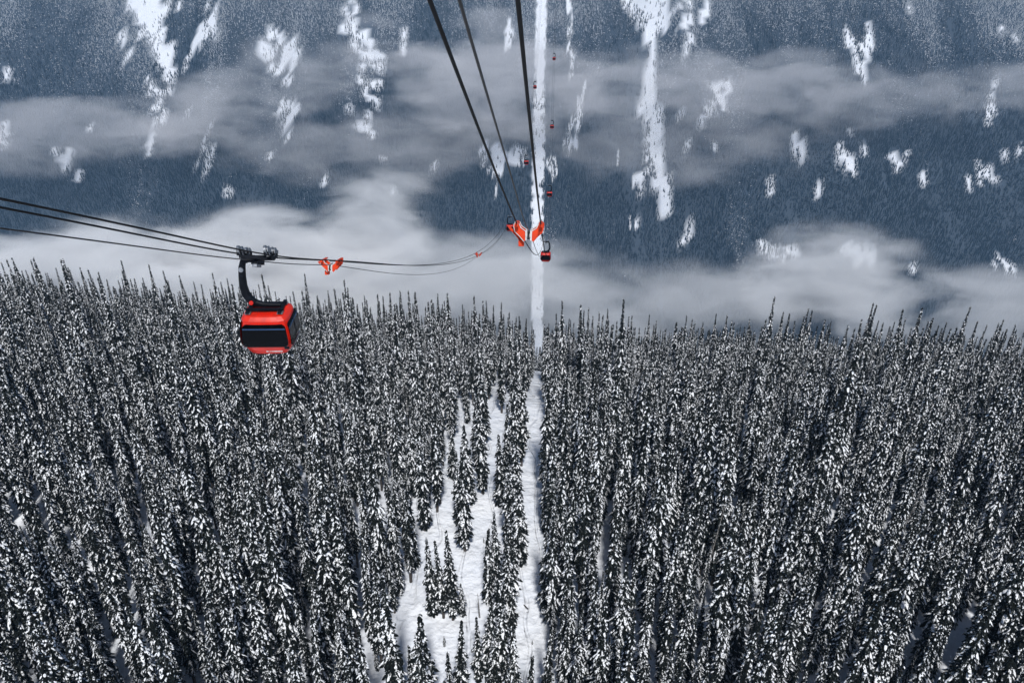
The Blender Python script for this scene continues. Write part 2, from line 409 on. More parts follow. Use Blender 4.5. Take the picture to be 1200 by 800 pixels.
# --- forests too many to count: one object each, trees set out on points
def unlinked_collection(name, meshes):
    c = bpy.data.collections.new(name)
    for i, m in enumerate(meshes):
        c.objects.link(bpy.data.objects.new('%s_%02d' % (name, i), m))
    return c
def forest(name, P3, idx, scale, rot, coll, label, cat):
    me = bpy.data.meshes.new(name); n = len(P3)
    me.vertices.add(n); me.vertices.foreach_set('co', np.asarray(P3, np.float32).ravel())
    a = me.attributes.new('kind_index', 'INT', 'POINT'); a.data.foreach_set('value', idx.astype(np.int32))
    a = me.attributes.new('tree_scale', 'FLOAT_VECTOR', 'POINT'); a.data.foreach_set('vector', np.asarray(scale, np.float32).ravel())
    a = me.attributes.new('tree_rot', 'FLOAT_VECTOR', 'POINT'); a.data.foreach_set('vector', np.asarray(rot, np.float32).ravel())
    me.update()
    o = obj(name, me)
    ng = bpy.data.node_groups.new(name, 'GeometryNodeTree')
    ng.interface.new_socket('Geometry', in_out='INPUT', socket_type='NodeSocketGeometry')
    ng.interface.new_socket('Geometry', in_out='OUTPUT', socket_type='NodeSocketGeometry')
    gi = ng.nodes.new('NodeGroupInput'); go = ng.nodes.new('NodeGroupOutput')
    m2p = ng.nodes.new('GeometryNodeMeshToPoints')
    ci = ng.nodes.new('GeometryNodeCollectionInfo'); ci.inputs['Collection'].default_value = coll
    ci.inputs['Separate Children'].default_value = True; ci.inputs['Reset Children'].default_value = True
    ip = ng.nodes.new('GeometryNodeInstanceOnPoints'); ip.inputs['Pick Instance'].default_value = True
    def na(nm, t):
        x = ng.nodes.new('GeometryNodeInputNamedAttribute'); x.data_type = t; x.inputs['Name'].default_value = nm
        return x.outputs['Attribute']
    L = ng.links.new
    L(gi.outputs[0], m2p.inputs['Mesh']); L(m2p.outputs[0], ip.inputs['Points']); L(ci.outputs[0], ip.inputs['Instance'])
    L(na('kind_index', 'INT'), ip.inputs['Instance Index']); L(na('tree_scale', 'FLOAT_VECTOR'), ip.inputs['Scale'])
    e2r = ng.nodes.new('FunctionNodeEulerToRotation'); L(na('tree_rot', 'FLOAT_VECTOR'), e2r.inputs[0]); L(e2r.outputs[0], ip.inputs['Rotation'])
    L(ip.outputs[0], go.inputs[0])
    md = o.modifiers.new('trees', 'NODES'); md.node_group = ng
    props(o, label, cat, None, 'stuff')
    return o

near_src = unlinked_collection('near_spruce', [join_geo('near_spruce', v[3:6], [M_BARK, M_FOL, M_SNOW]) for v in VAR])
sc3 = np.repeat(scl[rest][:, None], 3, 1)
rt3 = np.stack([rng.uniform(-.03, .03, len(rest)), rng.uniform(-.03, .03, len(rest)), rot[rest]], -1)
forest('near_forest', np.c_[P[rest], PZ[rest]], kind[rest], sc3, rt3, near_src, 'dense snow dusted spruce forest covering the near slope up to the skyline of treetops', 'forest')

# far forest: simple small spruces, thousands of them on the opposite mountainside
def far_spruce(seed, snow, H=22, RD=2.3):
    random.seed(seed); q = random.uniform; g = Geo()
    z = 1.2
    tiers = 9
    for t in range(tiers):
        u = t / tiers; z = 1.0 + u * (H - 2.5); r = RD * (1 - u) ** .8 * q(.8, 1.2) + .25; n = 5
        a0 = q(0, 6.3); top = (q(-.1, .1), q(-.1, .1), z + 3.4)
        v = [top]; f = []
        for k in range(n):
            a = a0 + 6.283 * k / n; rr = r * q(.65, 1.25)
            v.append((rr * math.cos(a), rr * math.sin(a), z - q(.1, 1.2)))
            a2 = a + 3.1416 / n; v.append((rr * .5 * math.cos(a2), rr * .5 * math.sin(a2), z + .9))
        for k in range(2 * n): f.append((0, 1 + k, 1 + (k + 1) % (2 * n)))
        g.add(v, f, 0)
        for k in range(n):
            if random.random() < snow:
                p = v[1 + 2 * k]; a = math.atan2(p[1], p[0]); s_ = q(.5, .8)
                lump(g, (p[0] * s_, p[1] * s_, p[2] + (1 - s_) * 2.0 + .35), a, r * .34, r * .30, .5, 1.0, 1)
    return g
FK = [far_spruce(300 + i, s, H, rr) for i, (s, H, rr) in enumerate([(.03, 24, 2.5), (.12, 22, 2.3), (.30, 21, 2.4), (.55, 20, 2.5), (.85, 18, 2.5), (.0, 26, 2.6)])]
far_src = unlinked_collection('far_spruce', [g.mesh('far_spruce', [M_FOLF, M_SNOWF]) for g in FK])

# chutes: lines of open snow running down the far slope (photo x, y, half width in px), laid onto the slope
CH = [
    [(634, -30, 9), (635, 0, 8), (633, 60, 8), (632, 120, 8.5), (631, 180, 9.5), (630, 240, 9), (630, 300, 9), (630, 370, 9), (630, 440, 9)],
    [(160, -10, 14), (168, 10, 17), (180, 38, 15), (192, 68, 12), (202, 100, 5)], [(190, -10, 8), (192, 20, 5)], [(144, 38, 4), (149, 62, 8), (149, 84, 2)],
    [(172, 95, 4), (184, 115, 7), (186, 140, 9), (177, 160, 4), (173, 176, 2)], [(246, 4, 4), (248, 22, 11), (240, 42, 15), (228, 58, 9), (217, 78, 3)],
    [(315, 34, 8), (322, 58, 20), (318, 88, 12)], [(344, 50, 7), (340, 66, 12), (336, 100, 5)], [(406, -8, 6), (412, 14, 8), (416, 34, 14), (430, 66, 17), (434, 100, 12), (437, 130, 8), (434, 162, 4)],
    [(338, 122, 10), (338, 140, 12), (336, 156, 5)], [(246, 143, 3), (243, 165, 5), (241, 185, 9), (239, 206, 4)], [(66, 178, 5), (76, 186, 9), (82, 200, 4)],
    [(595, 32, 4), (597, 45, 6), (594, 52, 2)], [(566, 178, 10), (592, 182, 18), (612, 186, 12)], [(574, 196, 10), (588, 200, 5)], [(644, 188, 7), (654, 196, 7), (648, 206, 3)],
    [(665, -8, 2), (668, 20, 2.5), (669, 60, 4), (669, 90, 2)], [(682, 108, 4), (676, 130, 7), (670, 155, 10), (666, 176, 8)],
    [(735, -10, 10), (758, 4, 26), (768, 16, 24), (764, 34, 11), (763, 60, 8), (761, 96, 8), (760, 122, 9), (766, 140, 12), (766, 170, 11), (770, 196, 11), (775, 222, 8), (778, 246, 6)],
    [(800, 2, 5), (806, 20, 9), (808, 42, 7), (803, 58, 2)], [(828, 8, 5), (822, 24, 3)], [(748, 212, 7), (752, 228, 4)],
    [(858, 96, 5), (846, 108, 12), (838, 120, 12), (824, 136, 4)], [(1018, 34, 4), (1015, 54, 6), (1012, 78, 8), (1014, 92, 3)], [(990, 40, 2), (996, 56, 3), (1004, 68, 2)],
    [(1166, 104, 3), (1162, 122, 5), (1158, 138, 3)], [(932, 164, 5), (936, 180, 7)], [(984, 170, 4), (990, 186, 9), (1000, 198, 5)], [(1046, 184, 6), (1056, 198, 4)],
    [(1150, 198, 7), (1158, 210, 8)], [(908, 296, 9), (928, 300, 12)], [(990, 294, 8), (1010, 300, 10), (1024, 304, 5)], [(1168, 308, 8), (1182, 318, 10)], [(804, 262, 4), (808, 276, 3)],
    [(6, 80, 4), (12, 96, 5)], [(4, 150, 6), (6, 166, 5)], [(100, 318, 4), (108, 330, 3)], [(406, 130, 8), (424, 146, 6)], [(278, 286, 3), (286, 290, 2)], [(472, 62, 3), (474, 40, 3)],
]
CHW = []
rj = random.Random(12)
for line in CH:
    pts = []
    for a, b in zip(line[:-1], line[1:]):
        for t in np.linspace(0, 1, 5)[:-1]: pts.append([a[j] + (b[j] - a[j]) * t for j in range(3)])
    pts.append(line[-1])
    main = line in (CH[0], CH[1], CH[18])
    for (u, v_, hw) in pts:
        if line is CH[0]: subs = [(u, v_, hw)]
        elif main: subs = [(u + rj.uniform(-.3, .3) * hw, v_, hw * .5)] + [(u + rj.uniform(-1.1, 1.1) * hw, v_ + rj.uniform(-8, 8), hw * rj.uniform(.15, .35)) for _ in range(2)]
        else: subs = [(u + rj.uniform(-.9, .9) * hw, v_ + rj.uniform(-6, 6), hw * rj.uniform(.2, .5)) for _ in range(2)]
        for (su, sv, sw) in subs:
            p = hit_far(su, sv)
            CHW.append((p[0], p[1], max(sw, 1.6) * np.linalg.norm(p) / FPX, 1 if line is CH[0] else 0.04 if main else -.16))
# scattered small openings
for (x0, x1, y0, y1, n_) in [(40, 360, 130, 205, 34), (380, 700, 175, 235, 26), (735, 815, 200, 290, 16), (880, 1200, 150, 235, 44), (880, 1200, 285, 335, 20), (960, 1200, 10, 90, 22), (0, 300, 0, 90, 22), (640, 880, 60, 200, 18), (90, 300, 205, 225, 8)]:
    for _ in range(n_ // 3):
        p = hit_far(rj.uniform(x0, x1), rj.uniform(y0, y1))
        CHW.append((p[0], p[1], rj.uniform(.8, 1.9) * np.linalg.norm(p) / FPX, -.08))
CHW = np.array(CHW)
def open_snow(x, y):
    """how far inside open snow (>0 inside)"""
    best = np.full(len(x), -9.0)
    for cx, cy_, r, straight in CHW:
        ex = r; ey = max(r, 15.0) * 1.25
        d = 1 - np.sqrt(((x - cx) / ex) ** 2 + ((y - cy_) / ey) ** 2) 
        best = np.maximum(best, d * 2.2 - .35 if straight > .5 else d + straight)
    return best
PF = spread(760000, -2150, 2150, 2010, 3560, 3.9)
m = np.abs(PF[:, 0]) < PF[:, 1] * .74 + 100
PF = PF[m]
op = open_snow(PF[:, 0], PF[:, 1])
rag = (fbm(PF[:, 0] / 26, PF[:, 1] / 60, 41, 4) - .5) * 4.6 + (fbm(PF[:, 0] / 8, PF[:, 1] / 15, 43, 2) - .5) * 2.4
op_r = op - .06 + rag * np.where(np.abs(PF[:, 0] - 60) < 0, .2, .75)
dens = fbm(PF[:, 0] / 90, PF[:, 1] / 260, 61, 4)
keep = (op_r < .12) & (rng.random(len(PF)) < np.clip(1.5 - np.clip(dens - .60, 0, 1) * 6, .2, 1))
keep |= (op > .12) & (rng.random(len(PF)) < .03)
PF = PF[keep]
# the lift line is cut straight: clear it last
clean = np.ones(len(PF), bool)
L0 = CHW[CHW[:, 3] > 0]
cxl = np.interp(PF[:, 1], L0[::-1, 1] if L0[0, 1] > L0[-1, 1] else L0[:, 1], L0[::-1, 0] if L0[0, 1] > L0[-1, 1] else L0[:, 0])
wl = np.interp(PF[:, 1], L0[::-1, 1] if L0[0, 1] > L0[-1, 1] else L0[:, 1], L0[::-1, 2] if L0[0, 1] > L0[-1, 1] else L0[:, 2])
clean = np.abs(PF[:, 0] - cxl) > wl * (.52 + .34 * (fbm(PF[:, 0] / 40, PF[:, 1] / 30, 51, 3)))
PF = PF[clean]
ZF = land(PF[:, 0], PF[:, 1])
alt = np.clip((ZF + 800) / 420, 0, 1)
sn = alt ** 1.4 * 5.8 - 1.7 + rng.normal(0, .9, len(PF)) + (fbm(PF[:, 0] / 95, PF[:, 1] / 330, 81, 4) - .5) * 8.5
ki = np.where(sn < -.3, 5, np.clip(np.round(sn), 0, 4)).astype(int)
sF = np.clip(rng.normal(.66, .17, len(PF)), .32, 1.2)
sc3 = np.stack([sF * rng.uniform(1.0, 1.45, len(PF)), sF * rng.uniform(1.0, 1.45, len(PF)), sF * .74], -1)
rt3 = np.stack([np.zeros(len(PF)), np.zeros(len(PF)), rng.uniform(0, 6.28, len(PF))], -1)
forest('far_forest', np.c_[PF, ZF], ki, sc3, rt3, far_src, 'blue grey conifer forest on the opposite mountainside, cut by snow chutes', 'forest')
print('near', N, 'far', len(PF))

# undergrowth and tree shade coloured dark into the ground under the far forest
gxx, gyy = XX.ravel(), YY.ravel(); scrub_shade = np.zeros(len(gxx)); mfar = (gyy > 1900) & (np.abs(gxx) < 2300)
scrub_shade[(gyy > 700)] = .97
scrub_shade[mfar] = np.clip(.5 - open_snow(gxx[mfar], gyy[mfar]) * 3.0, 0, .97)
scrub_shade[~mfar & (gyy > 700)] = .97
at_ = ground_me.attributes.new('scrub_shade', 'FLOAT', 'POINT'); at_.data.foreach_set('value', scrub_shade.astype(np.float32))

# a few bare snags and twigs in the lane
def snag(p, H, label, seed, lean=.08, dark=False):
    random.seed(seed); q = random.uniform
    e = empty('dead_tree', p); e.rotation_euler = (q(-lean, lean), q(-lean, lean), q(0, 6))
    props(e, label, 'dead tree')
    T = Geo(); cone(T, [(0, 0, z) for z in np.linspace(-.5, H, 6)], list(np.linspace(.20, .03, 6)), 6)
    obj('trunk', T.mesh('snag_trunk', [M_DEAD]), e)
    B = Geo()
    for k in range(int(H * 2.2)):
        z = H * q(.25, .98); a = q(0, 6.28); L = q(.5, 1.9) * (1.1 - z / H)
        up = q(-.1, .8)
        n = 4; pts = []
        v = []; f = []
        for j, (u, r) in enumerate([(0, .05), (.5, .035), (1, .012)]):
            c = (math.cos(a) * L * u, math.sin(a) * L * u, z + up * L * u)
            for i_ in range(3):
                b = 2.094 * i_; v.append((c[0] - math.sin(a) * r * math.cos(b), c[1] + math.cos(a) * r * math.cos(b), c[2] + r * math.sin(b)))
        for j in range(2):
            for i_ in range(3): f.append((j * 3 + i_, j * 3 + (i_ + 1) % 3, j * 3 + 3 + (i_ + 1) % 3, j * 3 + 3 + i_))
        B.add(v, f)
    obj('bare_branches', B.mesh('snag_branches', [M_DEAD]), e)
snag(hit(562, 724), 7.0, 'bare grey sapling with forked twigs beside the lower thicket', 5, .12)
snag(hit(700, 850), 17, 'bare pale snag among the dark spruces walling the lane', 6)
snag(hit(113, 780), 16, 'bare leaning snag in the stand under the red gondola cabin', 7, .12)
snag(hit(690, 610), 15, 'bare dead tree halfway up the stand beside the straight lane edge', 8)
for (u, v_, h_, lab, sd_) in [(60, 560, 15, 'grey snag standing near the corner below the side cables', 21), (210, 690, 18, 'tall bare snag in the stand under the red cabin', 22), (330, 620, 14, 'short bare snag beside a dark gap below the red cabin', 23),
                             (820, 700, 18, 'tall pale snag among dark spruces opposite the cabin', 24), (905, 560, 16, 'bare grey snag halfway up the dense stand opposite the cabin', 25), (1040, 660, 17, 'leaning bare snag in the stand farthest from the cabin', 26), (1120, 790, 18, 'bare snag by the bottom corner farthest from the cabin', 27)]:
    snag(hit(u, v_), h_ + 6, lab, sd_, .14)
# fallen log on the ski trail
g = Geo(); cone(g, [(0, 0, 0), (0, 0, 1.2), (0, 0, 2.4)], [.12, .11, .07], 7)
o = obj('fallen_log', g.mesh('fallen_log', [M_BARK])); p = hit(614, 709); o.location = (p[0], p[1], p[2] + .12); o.rotation_euler = (R(62), 0, R(25))
props(o, 'short dark log lying in the snow of the ski trail', 'log')

# ------------------------------------------------------------------ ropeway
SL, KQ, YQ = .549, 4.5e-4, 1000.0
def drop(y, SL=SL):
    y = np.asarray(y, float)
    return np.where(y < YQ, -SL * y + KQ * y * y, -SL * YQ + KQ * YQ * YQ + (2 * KQ * YQ - SL) * (y - YQ))
OWN_X, SIDE_X, GA = -1.43, -17.0, .76
OWN_H, SIDE_H = 6.2, 3.4
CAR_OWN, CAR_SIDE, CAR_SIDE2 = 49.0, 57.0, 176.0
def rope_z(y, h):
    return h + drop(y, SL) if h == OWN_H else h + drop(y, SL - .008) - .42 * np.exp(-((np.asarray(y, float) - 43) / 13) ** 2)   # the loaded cabin presses the cables down
def slackcurve(y, stops, depth):
    out = np.zeros(len(y))
    for a, b in zip(stops[:-1], stops[1:]):
        m = (y >= a) & (y <= b); t = (y[m] - a) / (b - a); out[m] = -depth * min(1, ((b - a) / 120.0)) ** 2 * 4 * t * (1 - t)
    return out
def rope_curve(name, X, ys, zs, rad, material, label, group=None, ends=None):
    cu = bpy.data.curves.new(name, 'CURVE'); cu.dimensions = '3D'; cu.bevel_depth = rad; cu.bevel_resolution = 2; cu.use_fill_caps = True
    s = cu.splines.new('POLY'); s.points.add(len(ys) - 1)
    for i, (y, z) in enumerate(zip(ys, zs)): s.points[i].co = (X if np.isscalar(X) else X[i], y, z, 1)
    cu.materials.append(material)
    tmp = bpy.data.objects.new(name, cu)
    COL.objects.link(tmp)
    dg = bpy.context.evaluated_depsgraph_get()
    me = bpy.data.meshes.new_from_object(tmp.evaluated_get(dg)); bpy.data.objects.remove(tmp)
    o = obj(name, me)
    return props(o, label, 'cable', group)
ys = np.concatenate([np.arange(-60, 60, 1.5), np.arange(60, 260, 3), np.arange(260, 3300, 20)])
ymax = 3300
for dx, side in ((-GA, 0), (GA, 1)):
    rope_curve('track_rope', OWN_X + dx, ys, rope_z(ys, OWN_H), .046, M_ROPE,
               ['thick black track cable overhead, first of the pair, starting nearest the red cabin', 'thick black track cable overhead that runs nearest the snowy cut line'][side])
    rope_curve('track_rope', SIDE_X + dx, ys, rope_z(ys, SIDE_H), .042, M_ROPE,
               ['outer black cable carrying the large red gondola cabin', 'inner black cable carrying the large red gondola cabin'][side])
st = [-60, CAR_OWN, 180, 330, 520, 760, 1000]
rope_curve('haul_rope', OWN_X + .0, ys, rope_z(ys, OWN_H - .48) + slackcurve(ys, st, .7), .030, M_HAUL, 'thinner grey haul cable strung between the two thick overhead cables')
st = [-60, 42, CAR_SIDE, CAR_SIDE2, 320, 520, 760, 1000]
rope_curve('haul_rope', SIDE_X, ys, rope_z(ys, SIDE_H) - .38 + slackcurve(ys, st, 1.1), .030, M_HAUL, 'thin haul cable sagging below the cables of the large red cabin')

def bm_obj(name, bm, material, parent, smooth=False, bevel=0):
    if bevel:
        bmesh.ops.bevel(bm, geom=list(bm.edges), offset=bevel, segments=2, affect='EDGES', profile=.6)
    bmesh.ops.recalc_face_normals(bm, faces=bm.faces)
    me = bpy.data.meshes.new(name); bm.to_mesh(me); bm.free(); me.materials.append(material)
    if smooth: me.polygons.foreach_set('use_smooth', [True] * len(me.polygons))
    return obj(name, me, parent)
def b_box(bm, c, s, rot=None):
    M = Matrix.Translation(c)
    if rot is not None: M = M @ rot
    bmesh.ops.create_cube(bm, size=1, matrix=M @ Matrix.Diagonal((*s, 1)))
def b_cyl(bm, a, b, r, r2=None, n=12):
    a, b = Vector(a), Vector(b); d = b - a
    M = Matrix.Translation((a + b) / 2) @ d.to_track_quat('Z', 'Y').to_matrix().to_4x4()
    bmesh.ops.create_cone(bm, cap_ends=True, segments=n, radius1=r, radius2=r if r2 is None else r2, depth=d.length, matrix=M)
def b_sweep(bm, pts, wx, wy, fixed=Vector((0, 1, 0))):
    """rectangular section swept along pts in a plane whose normal is fixed"""
    rings = []
    for i, p in enumerate(pts):
        p = Vector(p); t = (Vector(pts[min(i + 1, len(pts) - 1)]) - Vector(pts[max(i - 1, 0)])).normalized()
        n = t.cross(fixed).normalized(); a, b = (wx[i], wy[i]) if hasattr(wx, '__len__') else (wx, wy)
        c = min(a, b) * .22
        prof = [(a / 2, b / 2 - c), (a / 2 - c, b / 2), (-a / 2 + c, b / 2), (-a / 2, b / 2 - c), (-a / 2, -b / 2 + c), (-a / 2 + c, -b / 2), (a / 2 - c, -b / 2), (a / 2, -b / 2 + c)]
        rings.append([bm.verts.new(p + n * u + fixed * v) for u, v in prof])
    for r0, r1 in zip(rings[:-1], rings[1:]):
        for k in range(8): bm.faces.new((r0[k], r0[(k + 1) % 8], r1[(k + 1) % 8], r1[k]))
    bm.faces.new(rings[0]); bm.faces.new(rings[-1])

# --- a gondola cabin.  Origin: the middle of the two track ropes above the cabin.  +Y along the line, outer side -X (flip for the other line)
CW, CL = 1.52, 1.30        # half width across the line, half length along it
CTOP, CMID, CWB, CBOT = -3.55, -5.05, -5.45, -6.10
def cab_section(z):
    """half extents of the shell at height z"""
    zs = [CBOT, -5.80, CWB, CMID, -4.3, -3.80, CTOP]
    hx = [1.16, 1.34, 1.50, 1.54, 1.48, 1.38, 1.18]
    hy = [.98, 1.14, 1.28, 1.32, 1.26, 1.18, 1.00]
    return float(np.interp(z, zs, hx)), float(np.interp(z, zs, hy))
def ring(bm, z, grow=0.0, n=28, ex=5.0):
    a, b = cab_section(z); a += grow; b += grow; vs = []
    for k in range(n):
        t = 2 * math.pi * (k + .5) / n; c, s = math.cos(t), math.sin(t)
        rr = (abs(c) ** ex + abs(s) ** ex) ** (-1 / ex)
        vs.append(bm.verts.new((a * rr * c, b * rr * s, z)))
    return vs
def face_strip(bm, axis_, sgn, z0, z1, u0, u1, off, th=.05, nz=6, corner=.12):
    """a slightly bowed panel following one side of the shell between two heights; u0, u1 are fractions of the half width"""
    cols = [u0, u0 + (u1 - u0) * .06, u0 + (u1 - u0) * .5, u1 - (u1 - u0) * .06, u1]
    G_ = []
    for i in range(nz + 1):
        t = i / nz; z = z0 + (z1 - z0) * t; a, b = cab_section(z); row = []
        for u in cols:
            e = abs(u); rr = (1 - .0) 
            if axis_ == 0:
                d = (a + off) * (1 - .02 * e ** 4); row.append((sgn * d, u * b, z))
            else:
                d = (b + off) * (1 - .02 * e ** 4); row.append((u * a, sgn * d, z))
        G_.append(row)
    # rounded corners
    for i in (0, nz):
        for j in (0, -1):
            x, y, z = G_[i][j]; G_[i][j] = (x, y, z + (corner if i == 0 else -corner))
    vf = [[bm.verts.new(p) for p in row] for row in G_]
    def inner(p):
        return (p[0] - sgn * th, p[1], p[2]) if axis_ == 0 else (p[0], p[1] - sgn * th, p[2])
    vb = [[bm.verts.new(inner(p)) for p in row] for row in G_]
    nr, nc = len(vf), len(vf[0])
    for i in range(nr - 1):
        for j in range(nc - 1):
            bm.faces.new((vf[i][j], vf[i][j + 1], vf[i + 1][j + 1], vf[i + 1][j])); bm.faces.new((vb[i][j], vb[i + 1][j], vb[i + 1][j + 1], vb[i][j + 1]))
    loop = [(0, j) for j in range(nc)] + [(i, nc - 1) for i in range(1, nr)] + [(nr - 1, j) for j in range(nc - 2, -1, -1)] + [(i, 0) for i in range(nr - 2, 0, -1)]
    for (a, b) in zip(loop, loop[1:] + loop[:1]):
        bm.faces.new((vf[a[0]][a[1]], vb[a[0]][a[1]], vb[b[0]][b[1]], vf[b[0]][b[1]]))

def gondola(loc, flip, label, slope, detail=2):
    """flip = +1: hanger on the -X side; -1: on the +X side"""
    e = empty('gondola_cabin', loc); props(e, label, 'gondola', 'red gondola cabins of the ropeway')
    F = flip
    # shell
    bm = bmesh.new()
    zs = [CBOT, -6.0, -5.8, -5.6, CWB, -5.2, CMID, -4.7, -4.3, -4.0, -3.80]
    rs = [ring(bm, z) for z in zs]
    for r0, r1 in zip(rs[:-1], rs[1:]):
        for k in range(len(r0)): bm.faces.new((r0[k], r0[(k + 1) % len(r0)], r1[(k + 1) % len(r0)], r1[k]))
    bm.faces.new(rs[0]); bm.faces.new(rs[-1])
    shell = bm_obj('body', bm, M_RED, e, smooth=False)
    # roof, a shallow tray
    bm = bmesh.new()
    rs = [ring(bm, -3.80, .03), ring(bm, -3.72, .035), ring(bm, -3.58, .0), ring(bm, -3.55, -.06)]
    for r0, r1 in zip(rs[:-1], rs[1:]):
        for k in range(len(r0)): bm.faces.new((r0[k], r0[(k + 1) % len(r0)], r1[(k + 1) % len(r0)], r1[k]))
    bm.faces.new(rs[0]); bm.faces.new(rs[-1])
    roof = bm_obj('roof', bm, M_REDR, e)
    for axis_, sgn in ((1, -1), (1, 1), (0, 1), (0, -1)):
        bm = bmesh.new(); face_strip(bm, axis_, sgn, CWB - .02, -3.98, -.88, .88, .022)
        win = bm_obj('window', bm, M_GLASS, e)
        if detail > 1:
            bm = bmesh.new(); face_strip(bm, axis_, sgn, -4.30, -4.22, -.86, .86, .036, corner=0, nz=1)
            bm_obj('glazing_reflex_bar', bm, mat_bar, win)
    if detail > 1:
        for s in (-1, 1):
            bm = bmesh.new(); face_strip(bm, 0, s, CBOT + .30, -4.05, -.02, .02, .045, corner=0); 
            bm_obj('door_seam', bm, M_BLACK, e)
        # door sill rail along the flank
        for s in (-1, 1):
            bm = bmesh.new(); a, b = cab_section(-5.62); b_box(bm, (s * (a + .05), 0, -5.66), (.07, 2 * b * .9, .10)); bm_obj('bumper_rail', bm, M_STEEL, e, bevel=.015)
        # pale strip of lettering on the skirt
        bm = bmesh.new()
        random.seed(3); x = .02
        a, b = cab_section(-5.86)
        while x < .98:
            wd = random.uniform(.03, .06); b_box(bm, (x + wd / 2 - .12, -(b + .012), -5.86), (wd, .02, random.choice([.045, .06, .075]))); x += wd + random.choice([.018, .018, .05])
        bm_obj('lettering', bm, M_WHITE, e)
        bm = bmesh.new(); b_box(bm, (-1.28, -(cab_section(-5.5)[1] + .02), -5.52), (.14, .04, .09)); bm_obj('lamp', bm, M_STEEL, e, bevel=.01)
        bm = bmesh.new(); b_box(bm, (1.22, -(cab_section(-5.5)[1] + .03), -5.52), (.30, .07, .16)); bm_obj('hinge_block', bm, M_BLACK, e, bevel=.02)
    # roof frame: two bars across and one cradle
    for s in (-1, 1):
        bm = bmesh.new(); b_box(bm, (0, s * .42, -3.36), (2.25, .16, .14)); r_ = bm_obj('roof_bar', bm, M_BLACK, e, bevel=.02 if detail > 1 else 0)
        if detail > 1:
            for sx in (-1, 1):
                bm = bmesh.new(); b_box(bm, (sx * .95, s * .62, -3.47), (.34, .34, .07)); b_box(bm, (sx * .95, s * .50, -3.42), (.12, .2, .16)); bm_obj('bracket', bm, M_STEEL, r_)
    if detail > 1:
        bm = bmesh.new(); b_box(bm, (.95, 0, -3.40), (.20, 1.7, .12)); b_box(bm, (-.95, 0, -3.40), (.20, 1.7, .12)); bm_obj('roof_frame', bm, M_BLACK, e, bevel=.02)
        bm = bmesh.new(); b_box(bm, (.1, -.72, -3.53), (.9, .3, .05)); bm_obj('roof_hatch', bm, M_RED, e, bevel=.01)
    # hanger arm, a C seen from along the line
    c = [(-.15, 0, -.30), (-.60, 0, -.30), (-.92, 0, -.42), (-1.04, 0, -.80), (-1.12, 0, -1.4), (-1.16, 0, -2.0), (-1.10, 0, -2.5), (-.90, 0, -2.90), (-.60, 0, -3.14), (-.20, 0, -3.24), (.35, 0, -3.27), (.9, 0, -3.28)]
    wx = [.26, .28, .34, .38, .40, .44, .48, .48, .42, .30, .26, .22]; wy = [.34] * 4 + [.36] * 5 + [.34, .3, .26]
    bm = bmesh.new(); b_sweep(bm, [(F * p[0], p[1], p[2]) for p in c], wx, wy); arm = bm_obj('hanger_arm', bm, M_BLACK, e)
    if detail > 1:
        bm = bmesh.new(); b_cyl(bm, (F * -1.06, -.26, -.85), (F * -1.06, .26, -.85), .15); bm_obj('pivot', bm, M_STEEL, arm)
        bm = bmesh.new(); b_cyl(bm, (F * -.8, -.27, -3.02), (F * -.8, .27, -3.02), .13); bm_obj('damper', bm, M_RED, arm)
    # carriage along the ropes, tilted with them
    ce = obj('carriage', None, e)
    bpy.data.objects.remove(ce)
    tilt = Matrix.Rotation(math.atan(slope), 4, 'X')
    bm = bmesh.new()
    for s in (-1, 1):
        b_box(bm, (s * GA, 0, -.02), (.12, 2.5, .16)); 
        for yy in (-.98, -.34, .34, .98): b_box(bm, (s * GA, yy, .10), (.2, .30, .26))
    b_box(bm, (0, 0, -.22), (2 * GA + .3, .55, .22)); b_box(bm, (0, -.95, -.16), (2 * GA, .16, .16)); b_box(bm, (0, .95, -.16), (2 * GA, .16, .16)); b_box(bm, (0, 0, -.42), (.4, 1.3, .3))
    bmesh.ops.transform(bm, matrix=tilt, verts=bm.verts)
    car = bm_obj('carriage', bm, M_BLACK, e)
    if detail > 0:
        for s in (-1, 1):
            for yy in (-1.0, -.42, .42, 1.0):
                bm = bmesh.new(); b_cyl(bm, (s * GA - .06, yy, .20), (s * GA + .06, yy, .22), .27, n=16)
                bmesh.ops.transform(bm, matrix=tilt, verts=bm.verts); wh = bm_obj('wheel', bm, M_STEEL, car)
    if detail > 1:
        for s in (-1, 1):
            for yy in (-.71, .71):
                bm = bmesh.new(); b_box(bm, (s * (GA + .1), yy, .22), (.08, .8, .2)); bmesh.ops.transform(bm, matrix=tilt, verts=bm.verts); bm_obj('wheel_guard', bm, M_STEEL, car)
    if detail > 0:
        bm = bmesh.new(); b_box(bm, (0, -.2, -.62), (.25, .9, .22)); bmesh.ops.transform(bm, matrix=tilt, verts=bm.verts); bm_obj('grip', bm, M_STEEL, car)
    return e
mat_bar = mat('window_blue_reflex_bar', (.02, .05, .12), .25)  # blue reflection in the windows, put into the bar's own colour
def slope_at(y): return float(drop(y + .5) - drop(y - .5))
def at_line(X, y, h): return (X, y, float(rope_z(y, h)))
gondola(at_line(SIDE_X, 42.5, SIDE_H), 1, 'large red gondola cabin with black windows hanging over the forest', slope_at(42.5), 2).rotation_euler[2] = R(4)
gondola(at_line(OWN_X, 217, OWN_H), -1, 'small red gondola cabin hanging just below the orange rope carrier', slope_at(217), 1)
gondola(at_line(SIDE_X, 313, SIDE_H), 1, 'small red gondola cabin half hidden behind the arm of the orange rope carrier', slope_at(313), 1)
gondola(at_line(OWN_X, 418, OWN_H), -1, 'faint reddish gondola cabin over the edge of the snowy cut line, above the orange carrier', slope_at(418), 1)
